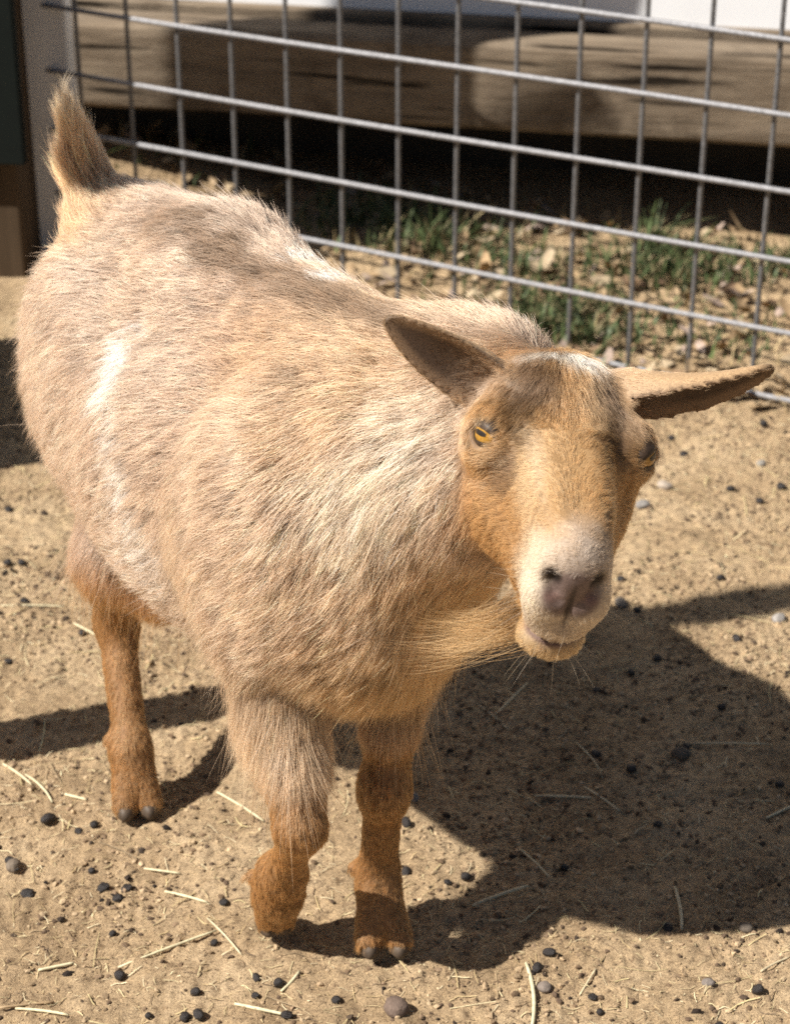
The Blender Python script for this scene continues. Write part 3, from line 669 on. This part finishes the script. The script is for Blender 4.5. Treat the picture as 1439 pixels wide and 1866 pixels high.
# ------------------------------------------------------------------ things lying on the dirt
def tint_mat(name, rough=.8, spec=.25, bump=None):
    k = Nodes(name); at = k.n('ShaderNodeAttribute', attribute_name='tint'); f = k.noise(240, 4)
    k.l(k.mix(1.0, at.outputs['Color'], k.ramp(f, [(.3, (.72, .70, .68)), (.7, (1.12, 1.1, 1.08))]), 'MULTIPLY'), k.b.inputs['Base Color'])
    k.b.inputs['Roughness'].default_value = rough; k.b.inputs['Specular IOR Level'].default_value = spec
    if bump: k.l(k.bump(k.noise(bump[0], 4), bump[1], bump[2]), k.b.inputs['Normal'])
    return k.m
def tint(o, colv):
    a_ = o.data.attributes.new('tint', 'FLOAT_COLOR', 'POINT'); a_.data.foreach_set('color', np.hstack([colv, np.ones((len(colv), 1))]).astype(np.float32).reshape(-1)); return o
def scatter_xy(n, x0=-.62, x1=.62, y0=1.2, y1=2.75):
    P = np.stack([RNG.uniform(x0, x1, n * 3), RNG.uniform(y0, y1, n * 3)], -1); t = P[:, 1] * .8813 + CAM_H * .4726
    return P[np.abs(P[:, 0] / t) < .20][:n]
def gzs(P): return ground_h(P[:, :1], P[:, 1:2])[:, 0]
PH_ = (1 + 5 ** .5) / 2
ICO = unit(np.array([(-1, PH_, 0), (1, PH_, 0), (-1, -PH_, 0), (1, -PH_, 0), (0, -1, PH_), (0, 1, PH_), (0, -1, -PH_), (0, 1, -PH_), (PH_, 0, -1), (PH_, 0, 1), (-PH_, 0, -1), (-PH_, 0, 1)], float))
ICF = np.array([(0, 11, 5), (0, 5, 1), (0, 1, 7), (0, 7, 10), (0, 10, 11), (1, 5, 9), (5, 11, 4), (11, 10, 2), (10, 7, 6), (7, 1, 8), (3, 9, 4), (3, 4, 2), (3, 2, 6), (3, 6, 8), (3, 8, 9), (4, 9, 5), (2, 4, 11), (6, 2, 10), (8, 6, 7), (9, 8, 1)])
def clods(name, n, rmin, rmax, pw, cols, seed_mask=None):
    P = scatter_xy(n); keep = noise(np.hstack([P, 0 * P[:, :1]]), 9, 55) + .5 * noise(np.hstack([P, 0 * P[:, :1]]), 30, 56) > RNG.uniform(-1.0, .75, len(P)); P = P[keep]
    n = len(P); r = rmin + (rmax - rmin) * RNG.random(n) ** pw
    Vv = ICO[None] * (1 + RNG.normal(0, .22, (n, 12, 1))) * r[:, None, None] * np.stack([RNG.uniform(.8, 1.3, n), RNG.uniform(.8, 1.3, n), RNG.uniform(.5, .85, n)], -1)[:, None]
    an = RNG.uniform(0, 6.28, n); c_, s_ = np.cos(an)[:, None], np.sin(an)[:, None]
    x, y = Vv[..., 0] * c_ - Vv[..., 1] * s_, Vv[..., 0] * s_ + Vv[..., 1] * c_
    Vv = np.stack([x + P[:, :1], y + P[:, 1:], Vv[..., 2] + (gzs(P) + r * .25)[:, None]], -1)
    Fv = (ICF[None] + np.arange(n)[:, None, None] * 12).reshape(-1, 3)
    cv = np.array(cols)[RNG.integers(0, len(cols), n)] * RNG.normal(1, .15, (n, 1)); cv = np.repeat(np.clip(cv, .01, .9), 12, 0)
    return tint(mesh_np(name, Vv.reshape(-1, 3), Fv, dirt_m, smooth=False), cv)
dirt_m = tint_mat('dirt_crumbs', .95, .1, (700, .6, .001))
tag(clods('dirt_crumbs', 80000, .0005, .0029, 4.5, [(.47, .355, .225), (.50, .38, .245), (.38, .28, .175), (.20, .14, .09), (.13, .092, .064), (.28, .20, .13), (.42, .31, .195)]), kind='stuff')
tag(clods('dung_crumbs', 1500, .0012, .0040, 2.5, [(.030, .024, .021), (.055, .042, .034), (.09, .066, .048)]), kind='stuff')
def slivers(name, n, l0, l1, w0, w1, cols, zoff=.0006, **kw):
    P = scatter_xy(n, **kw); n = len(P); L = l0 + (l1 - l0) * RNG.random(n) ** 2.6; wd = RNG.uniform(w0, w1, n); an = RNG.uniform(0, 6.28, n)
    dx = np.stack([np.cos(an), np.sin(an)], -1); dy = np.stack([-dx[:, 1], dx[:, 0]], -1); bend = RNG.normal(0, .06, n) * L
    tt = np.array([-.5, -.17, .17, .5]); Vv = np.empty((n, 4, 3, 3))
    for i, t in enumerate(tt):
        c_ = P + dx * (t * L)[:, None] + dy * (bend * (1 - 4 * t * t))[:, None]; z = gzs(c_) + zoff + RNG.random(n) * .001 + np.abs(RNG.normal(0, .05, n)) * L * (.5 + t)
        for m_, (o_, h_) in enumerate(((-.5, 0), (0, .45), (.5, 0))):
            Vv[:, i, m_, :2] = c_ + dy * (o_ * wd)[:, None]; Vv[:, i, m_, 2] = z + h_ * wd
    base = np.arange(n)[:, None] * 12; q = []
    for i in range(3):
        for m_ in range(2): a_ = i * 3 + m_; q.append(np.stack([a_ + 0 * base, a_ + 1 + 0 * base, a_ + 4 + 0 * base, a_ + 3 + 0 * base], -1) + base[..., None])
    cv = np.array(cols)[RNG.integers(0, len(cols), n)] * RNG.normal(1, .15, (n, 1)); cv = np.repeat(np.clip(cv, .01, .9), 12, 0)
    return tint(mesh_np(name, Vv.reshape(-1, 3), np.concatenate(q, 1).reshape(-1, 4), straw_m), cv)
straw_m = tint_mat('straw', .6, .35)
tag(slivers('straw_chaff', 18000, .0015, .015, .0003, .0009, [(.66, .56, .33), (.74, .64, .42), (.45, .34, .18), (.24, .165, .10), (.16, .11, .07), (.58, .47, .27)]), kind='stuff')
tag(slivers('loose_straw', 750, .010, .050, .0004, .0012, [(.62, .52, .28), (.70, .60, .37), (.52, .41, .22), (.36, .27, .16)]), kind='stuff')

# single straw stalks
def stalk(p0, p1, wd, bend, colr, label):
    a, b = ground_at(*p0), ground_at(*p1); m = (a + b) / 2
    d = b - a; nrm = np.array((-d[1], d[0], 0)) * bend
    z0, z1 = gz(a[0], a[1]), gz(b[0], b[1]); up_ = 0.0; path = []
    for t in np.linspace(0, 1, 9):
        c = a + d * t + nrm * 4 * t * (1 - t); c[2] = z0 + (z1 - z0) * t; path.append(c); up_ = max(up_, gz(c[0], c[1]) - c[2])
    pp = [c + np.array((0, 0, up_ * .7 + wd * .6)) - m for c in path]
    v, f, t_ = tube(pp, wd * np.array([.8, .95, 1, 1, 1.02, 1, 1, .95, .7]), 8); v[:, 2] = (v[:, 2] - np.mean(v[:, 2])) * 1.0 + np.mean(v[:, 2])
    o = mesh_np('straw_stalk', v, [f, t_], straw_m); o.location = tuple(m); cv = np.array(colr) * (1 + .12 * noise(v, 300, 2))[:, None]; tint(o, np.clip(cv, .02, .9))
    tag(o, label, 'straw', 'straw stalks lying on the dirt')
PALE, DULL_SHADE, BRN = (.72, .66, .44), (.66, .57, .38), (.40, .29, .17)  # second tone carries shade in its colour, mostly for shadowed stalks
for p0, p1, wd, be, cl, lb in [
    ((215, 1757), (395, 1688), .0011, .01, PALE, 'long pale straw stalk slanting upward below the goat\'s raised hoof'),
    ((427, 1817), (522, 1840), .0014, .0, PALE, 'thick pale straw stalk pointing at a dark crumbled pellet near the bottom'),
    ((28, 1831), (125, 1846), .0012, .03, PALE, 'pale straw stalk in the bottom left corner of the dirt'),
    ((358, 1858), (470, 1872), .0012, .0, PALE, 'pale straw stalk cut by the bottom edge beside twin pellets'),
    ((958, 1752), (968, 1875), .0016, .05, PALE, 'thick upright bent straw stalk right of the goat\'s hooves at the bottom'),
    ((1085, 1762), (1056, 1806), .0009, .0, DULL_SHADE, 'short straw piece just above two brown pellets at bottom'),
    ((860, 1648), (962, 1615), .0015, .02, DULL_SHADE, 'thick dull straw stalk inside the shadow beside the planted hoof'),
    ((945, 1540), (1000, 1597), .0010, .02, DULL_SHADE, 'straw stalk slanting down in the middle of the goat\'s shadow'),
    ((1229, 1610), (1242, 1686), .0016, .03, DULL_SHADE, 'upright thick straw stalk near the lower edge of the shadow'),
    ((973, 1440), (1077, 1447), .0012, .02, DULL_SHADE, 'level straw stalk across the middle of the shadow'),
    ((903, 1300), (961, 1242), .0011, .0, DULL_SHADE, 'straw stalk in the shadow just below the goat\'s beard'),
    ((857, 1272), (928, 1326), .0008, .03, DULL_SHADE, 'thin curved straw stalk crossing another below the beard'),
    ((1064, 1425), (1128, 1468), .0011, .02, DULL_SHADE, 'straw stalk slanting down right beside a level stalk in shadow'),
    ((1048, 1350), (1098, 1412), .0008, .06, DULL_SHADE, 'thin hooked straw stalk in the upper shadow below the muzzle'),
    ((1255, 1350), (1402, 1354), .0008, .02, DULL_SHADE, 'long thin level straw near the right edge of the shadow'),
    ((1395, 1488), (1445, 1466), .0012, .0, DULL_SHADE, 'straw stalk leaving the picture at the right inside the shadow'),
    ((395, 1440), (480, 1490), .0011, .02, PALE, 'pale straw stalk slanting between the hind leg and raised leg'),
    ((5, 1386), (57, 1422), .0011, .03, PALE, 'pale straw stalk at the left edge below the stake shadow'),
    ((46, 1402), (95, 1456), .0010, .06, PALE, 'curved pale straw stalk left of the hind hoof'),
    ((118, 1440), (158, 1453), .0012, .0, PALE, 'short thick pale straw stalk left of the hind hoof tip'),
    ((300, 1616), (378, 1637), .0012, .02, PALE, 'white straw stalk left of the raised hoof among pellets'),
    ((262, 1572), (328, 1583), .0010, .0, PALE, 'level pale straw stalk below the hind hoof'),
    ((378, 1664), (440, 1730), .0009, .02, DULL_SHADE, 'thin straw stalk slanting down right below the raised hoof'),
    ((135, 1136), (178, 1158), .0012, .0, PALE, 'pale straw stalk beside a pellet left of the hind leg'),
    ((70, 1765), (135, 1750), .0013, .0, PALE, 'short pale straw stalk left of a round pellet near bottom'),
    ((0, 1835), (98, 1815), .0011, .01, BRN, 'brownish straw stalk at the far bottom left'),
    ((545, 1757), (512, 1793), .0013, .04, PALE, 'broad short straw blade right of the pellet below the hooves'),
    ((800, 1278), (738, 1284), .0009, .0, DULL_SHADE, 'thin straw stalk in shade behind the planted front leg'),
    ((2, 1105), (120, 1104), .0008, .02, PALE, 'thin level straw at the left edge behind the hind leg'),
    ((1385, 1772), (1439, 1740), .0009, .03, DULL_SHADE, 'thin straw beside the pellet at the lower right')]:
    stalk(p0, p1, wd, be, cl, lb)

# droppings: one of three lumps copied for each
dung_m = simple('dung', [(.3, (.014, .011, .010)), (.6, (.030, .024, .022)), (.8, (.06, .048, .04))], 380, .50, .5, .0012, spec=.45)
protos = []
for q in range(3):
    bm = bmesh.new(); bmesh.ops.create_icosphere(bm, subdivisions=4, radius=1)
    P = np.array([v.co for v in bm.verts]); r_ = 1 + .10 * noise(P, 1.6, 70 + q) + .05 * noise(P, 4, 80 + q) + .025 * noise(P, 9, 90 + q)
    if q == 2: r_ += .14 * noise(P, 3.2, 99)
    for v, rr in zip(bm.verts, r_): v.co = v.co * float(rr)
    me = bpy.data.meshes.new('dung_pellet'); bm.to_mesh(me); bm.free(); me.materials.append(dung_m); me.polygons.foreach_set('use_smooth', [True] * len(me.polygons)); protos.append(me)
DUNG = [
    (218, 1770, 13, 0, 'round black dung pellet left of a long straw near the bottom'), (356, 1796, 12, 0, 'black dung pellet above the twin pellets at the bottom'),
    (337, 1842, 13, 0, 'left one of the twin black dung pellets at the bottom'), (362, 1840, 13, 1, 'right one of the twin black dung pellets at the bottom'),
    (507, 1782, 12, 0, 'round black dung pellet beside a broad straw blade below the hooves'), (467, 1773, 9, 1, 'small dark dung pellet at the end of a straw below the hooves'),
    (465, 1802, 9, 0, 'small grey dung pellet under another one below the hooves'), (88, 1490, 15, 1, 'longish dung pellet left of the hind hoof'),
    (172, 1502, 10, 0, 'dung pellet just below left of the hind hoof'), (143, 1507, 9, 2, 'lumpy dung pellet left of another below the hind hoof'),
    (17, 1560, 11, 0, 'dung pellet at the left edge on top of a stone'), (27, 1576, 11, 2, 'brownish flat dung pellet at the left edge below a black one'),
    (50, 1620, 15, 2, 'large lumpy dung pellet near the left edge'), (167, 1582, 9, 0, 'small dung pellet above a crumbled clump on the left'),
    (188, 1612, 14, 2, 'crumbled dung pellet left in a clump on the left'), (230, 1612, 13, 2, 'crumbled dung pellet right in a clump on the left'),
    (215, 1630, 13, 2, 'flattened brown dung lump below the crumbled clump'), (408, 1635, 11, 2, 'dung pellet at the end of a white straw beside the raised hoof'),
    (978, 1765, 12, 1, 'black oval dung pellet right of a thick bent straw'), (1000, 1738, 12, 1, 'black oval dung pellet just below the shadow edge'),
    (1380, 1807, 13, 0, 'round dark dung pellet at the lower right'), (1080, 1810, 12, 2, 'brown dung pellet under short straw near the bottom'),
    (1093, 1836, 9, 0, 'small dung pellet below a brown one near the bottom'), (1310, 1868, 13, 0, 'dung pellet cut by the bottom edge at the lower right'),
    (612, 1811, 11, 2, 'dung pellet below the hooves left of the brown stone'), (523, 1842, 14, 2, 'crumbled dung pellet at the end of a thick straw'),
    (848, 1590, 12, 0, 'glossy dung pellet right of the planted hoof by the shadow edge'), (740, 1580, 11, 1, 'dung pellet touching the shade beside the planted hoof'),
    (815, 1602, 8, 2, 'small dung pellet left of a glossy one by the shadow'), (740, 1497, 12, 1, 'dung pellet right of the planted leg at its knee'),
    (736, 1463, 9, 2, 'small brown dung lump below a grey pebble by the leg'), (15, 1026, 10, 0, 'left dung pellet of a pair behind the hind leg'),
    (40, 1025, 9, 0, 'right dung pellet of a pair behind the hind leg'), (45, 1094, 10, 2, 'dung pellet above a thin straw behind the hind leg'),
    (150, 1153, 9, 0, 'dung pellet at the foot of a straw beside the hind leg'), (17, 1205, 9, 2, 'dung pellet at the left edge above the stake shadow'),
    (15, 925, 9, 2, 'dung pellet at the left edge below the goat\'s rump'), (1341, 1168, 10, 1, 'dung pellet on lit dirt above the curved goat shadow'),
    (1160, 1116, 9, 2, 'dung pellet on the band of shade right of the muzzle'), (1130, 1057, 9, 2, 'dung pellet right of the goat\'s nose'),
    (1312, 1055, 9, 1, 'dung pellet above the band of shade on the right'), (1330, 888, 10, 2, 'blurred dung pellet right of the goat\'s cheek'),
    (1423, 883, 11, 0, 'blurred dung pellet at the right edge level with the cheek'), (1383, 912, 9, 2, 'blurred dung pellet near the right edge below another'),
    (1390, 770, 10, 0, 'far blurred dung pellet below the right ear tip'), (1245, 826, 10, 2, 'far blurred dung pellet right of the eye'),
    (1223, 793, 8, 0, 'far blurred dung pellet just below the right ear'), (1197, 1200, 10, 2, 'dung pellet on the upper edge of the goat shadow'),
    (1314, 1292, 10, 0, 'dung pellet inside the shadow near its curved right edge'), (1086, 1253, 9, 2, 'dung pellet in the shadow right of the chin'),
    (1149, 1225, 9, 0, 'dung pellet in the upper shadow beside the chin'), (1086, 1371, 10, 2, 'dung pellet in the shadow beside a hooked straw'),
    (1150, 1400, 11, 0, 'dung pellet in the middle of the shadow'), (1249, 1357, 11, 2, 'dung pellet at the left end of a long level straw'),
    (1420, 1428, 10, 0, 'dung pellet in shadow close to the right edge'), (1198, 1499, 10, 2, 'dung pellet in the shadow below its middle'),
    (1028, 1573, 10, 0, 'dung pellet in shadow right of a slanting straw'), (1216, 1680, 12, 2, 'dung pellet at the foot of an upright straw in shadow'),
    (205, 1695, 9, 0, 'small dung pellet above a long pale straw'), (390, 1705, 9, 0, 'small dung pellet right of the long pale straw'),
    (270, 1838, 9, 0, 'small greyish dung pellet left of the twin pellets'), (1085, 1090, 9, 2, 'dung pellet hidden close to the goat\'s mouth')]
for px, py, rp_, q, lb in DUNG:
    g_ = ground_at(px, py); dep = g_[1] * .8813 + CAM_H * .4726; r_ = rp_ / FPX * dep * .80
    o = link('dung_pellet', protos[q]); sx = RNG.uniform(1.0, 1.15) * (1.25 if q == 1 else 1.0); o.scale = (r_ * sx, r_ * .95, r_ * (.85 if q < 2 else .62))
    o.rotation_euler = (RNG.uniform(-.3, .3), RNG.uniform(-.3, .3), RNG.uniform(0, 6.28)); o.location = (g_[0], g_[1] , gz(g_[0], g_[1]) + r_ * (.62 if q < 2 else .4))
    tag(o, lb, 'dung pellet', 'dark dung pellets scattered on the dirt')
# stones
stone_m = tint_mat('stone', .85, .25, (260, .7, .002))
for px, py, rp_, cl, lb in [
    (722, 1836, 23, (.17, .125, .10), 'brown angular stone below the planted hoof at the bottom'), (992, 1795, 13, (.21, .175, .15), 'small grey stone below two black pellets'),
    (755, 1443, 12, (.20, .19, .185), 'grey pebble in the shade right of the planted leg'), (25, 1572, 15, (.19, .155, .12), 'brownish stone under a dung pellet at the left edge'),
    (1290, 1790, 11, (.23, .20, .18), 'grey stone left of a round pellet at the lower right'), (1240, 1372, 16, (.14, .115, .09), 'dull stone in the shadow beside a level straw'),
    (1130, 1103, 13, (.20, .175, .15), 'grey stone right of the goat\'s mouth by the shade'), (1418, 1122, 13, (.34, .32, .30), 'pale grey stone at the right edge on the band of shade'),
    (1170, 930, 13, (.27, .255, .24), 'blurred blue grey stone right of the goat\'s cheek'), (1210, 890, 13, (.42, .36, .30), 'blurred pale stone beside a dung pellet on the right'),
    (1360, 1690, 14, (.15, .125, .10), 'dull stone at the lower right inside the shadow'), (1385, 845, 10, (.28, .26, .23), 'small blurred grey stone at the far right')]:
    g_ = ground_at(px, py); dep = g_[1] * .8813 + CAM_H * .4726; r_ = rp_ / FPX * dep
    bm = bmesh.new(); bmesh.ops.create_icosphere(bm, subdivisions=3, radius=1); P = np.array([v.co for v in bm.verts]); sd_ = float(px)
    rr = 1 + .28 * noise(P, 1.1, sd_) + .12 * noise(P, 2.7, sd_ + 3) + .04 * noise(P, 7, sd_ + 5); rr = np.minimum(rr, 1.08)
    for v, q in zip(bm.verts, rr): v.co = Vector((v.co.x * 1.1, v.co.y * .9, v.co.z * .7)) * float(q) * r_
    o = bm_obj('stone', bm, stone_m, None, True); tint(o, np.tile(np.array(cl), (len(P), 1))); o.location = (g_[0], g_[1], gz(g_[0], g_[1]) + r_ * .30); o.rotation_euler.z = px * 1.7
    tag(o, lb, 'stone', 'stones on the dirt')

# ------------------------------------------------------------------ grass and dead leaves beyond the fence
def blades(name, roots, hts, wds, cols, mat, lean=.62, ribs=5):
    n = len(roots); an = RNG.uniform(0, 6.28, n); d = np.stack([np.cos(an), np.sin(an), 0 * an], -1); sd_ = np.stack([-d[:, 1], d[:, 0], 0 * an], -1)
    le = RNG.random(n) * lean * 2; Vv = np.empty((n, ribs, 2, 3))
    for i, t in enumerate(np.linspace(0, 1, ribs)):
        c_ = roots + d * (le * hts * t * t)[:, None] + np.array((0, 0, 1)) * (hts * t * (1 - .25 * le * t))[:, None]; wv = wds * (1 - t ** 1.6) * .5 + .0002
        Vv[:, i, 0] = c_ - sd_ * wv[:, None]; Vv[:, i, 1] = c_ + sd_ * wv[:, None]
    base = np.arange(n)[:, None] * ribs * 2; q = []
    for i in range(ribs - 1): a_ = i * 2; q.append(np.array([a_, a_ + 1, a_ + 3, a_ + 2])[None, None] + base[..., None])
    return tint(mesh_np(name, Vv.reshape(-1, 3), np.concatenate(q, 1).reshape(-1, 4), mat), np.repeat(cols, ribs * 2, 0))
gm = tint_mat('grass', .55, .3)
rt, ht, wd_, cl_ = [], [], [], []
for px, py, n, sp, hh in [(760, 440, 70, .05, .07), (700, 395, 60, .05, .06), (825, 420, 45, .05, .05), (1000, 585, 110, .05, .05), (1045, 605, 90, .045, .05), (960, 490, 60, .06, .04), (1190, 480, 80, .05, .055), (1250, 500, 70, .05, .05),
                      (1190, 450, 18, .012, .09), (1335, 470, 50, .05, .04), (900, 470, 40, .06, .04), (1100, 535, 50, .07, .035), (1425, 480, 40, .03, .05), (640, 400, 40, .05, .05), (1300, 620, 40, .06, .03), (1180, 600, 40, .07, .03)]:
    n = int(n * 2.2); g_ = ground_at(px, py); P = np.stack([RNG.normal(g_[0], sp, n), RNG.normal(g_[1], sp * .8, n)], -1); rt.append(np.hstack([P, gzs(P)[:, None]])); ht.append(hh * RNG.uniform(.3, 1.0, n)); wd_.append(RNG.uniform(.0028, .0065, n))
    cl_.append(np.array((.085, .118, .048)) * RNG.uniform(.6, 1.5, (n, 1)) * np.where(RNG.random((n, 1)) < .2, np.array([[3.2, 1.9, 2.6]]), 1))
def bg_xy(n):
    q = RNG.uniform(-.5, 1.7, n); o = RNG.random(n) ** 1.2 * .55 - .03; return np.stack([FO[0] + FD[0] * q - FD[1] * o, FO[1] + FD[1] * q + FD[0] * o], -1)
P = bg_xy(900); rt.append(np.hstack([P, gzs(P)[:, None]])); ht.append(RNG.uniform(.01, .04, len(P))); wd_.append(RNG.uniform(.0015, .0035, len(P)))
cl_.append(np.where(RNG.random((len(P), 1)) < .45, np.array([[.09, .14, .04]]), np.array([[.40, .31, .17]])) * RNG.uniform(.6, 1.3, (len(P), 1)))
rt, ht, wd_, cl_ = np.vstack(rt), np.hstack(ht), np.hstack(wd_), np.vstack(cl_)
tag(blades('grass', rt, ht, wd_, np.clip(cl_, .01, .8), gm), kind='stuff')
P = bg_xy(1000); n = len(P); sz = RNG.uniform(.005, .016, n); Vv = np.empty((n, 9, 3)); an = RNG.uniform(0, 6.28, n); tl_ = RNG.normal(0, .35, (n, 2)); cu_ = RNG.normal(0, .5, n); z0 = gzs(P) + .003 + RNG.random(n) * .010
for i in range(3):
    for j in range(3):
        u, v = (i - 1) * 1.3 * sz, (j - 1) * sz * (.7 if i == 1 else .3)
        Vv[:, i * 3 + j] = np.stack([P[:, 0] + u * np.cos(an) - v * np.sin(an), P[:, 1] + u * np.sin(an) + v * np.cos(an), z0 + u * tl_[:, 0] + v * tl_[:, 1] + cu_ * (u * u + v * v) / sz], -1)
q = np.concatenate([np.array([i * 3 + j, i * 3 + j + 1, i * 3 + j + 4, i * 3 + j + 3])[None, None] + (np.arange(n) * 9)[:, None, None] for i in range(2) for j in range(2)], 1).reshape(-1, 4)
cv = np.array([(.42, .31, .19), (.34, .24, .14), (.50, .40, .27), (.24, .16, .10), (.46, .36, .30)])[RNG.integers(0, 5, n)] * RNG.normal(1, .15, (n, 1))
tag(tint(mesh_np('dead_leaves', Vv.reshape(-1, 3), q, tint_mat('dead_leaf', .8, .2)), np.repeat(np.clip(cv, .02, .8), 9, 0)), kind='stuff')
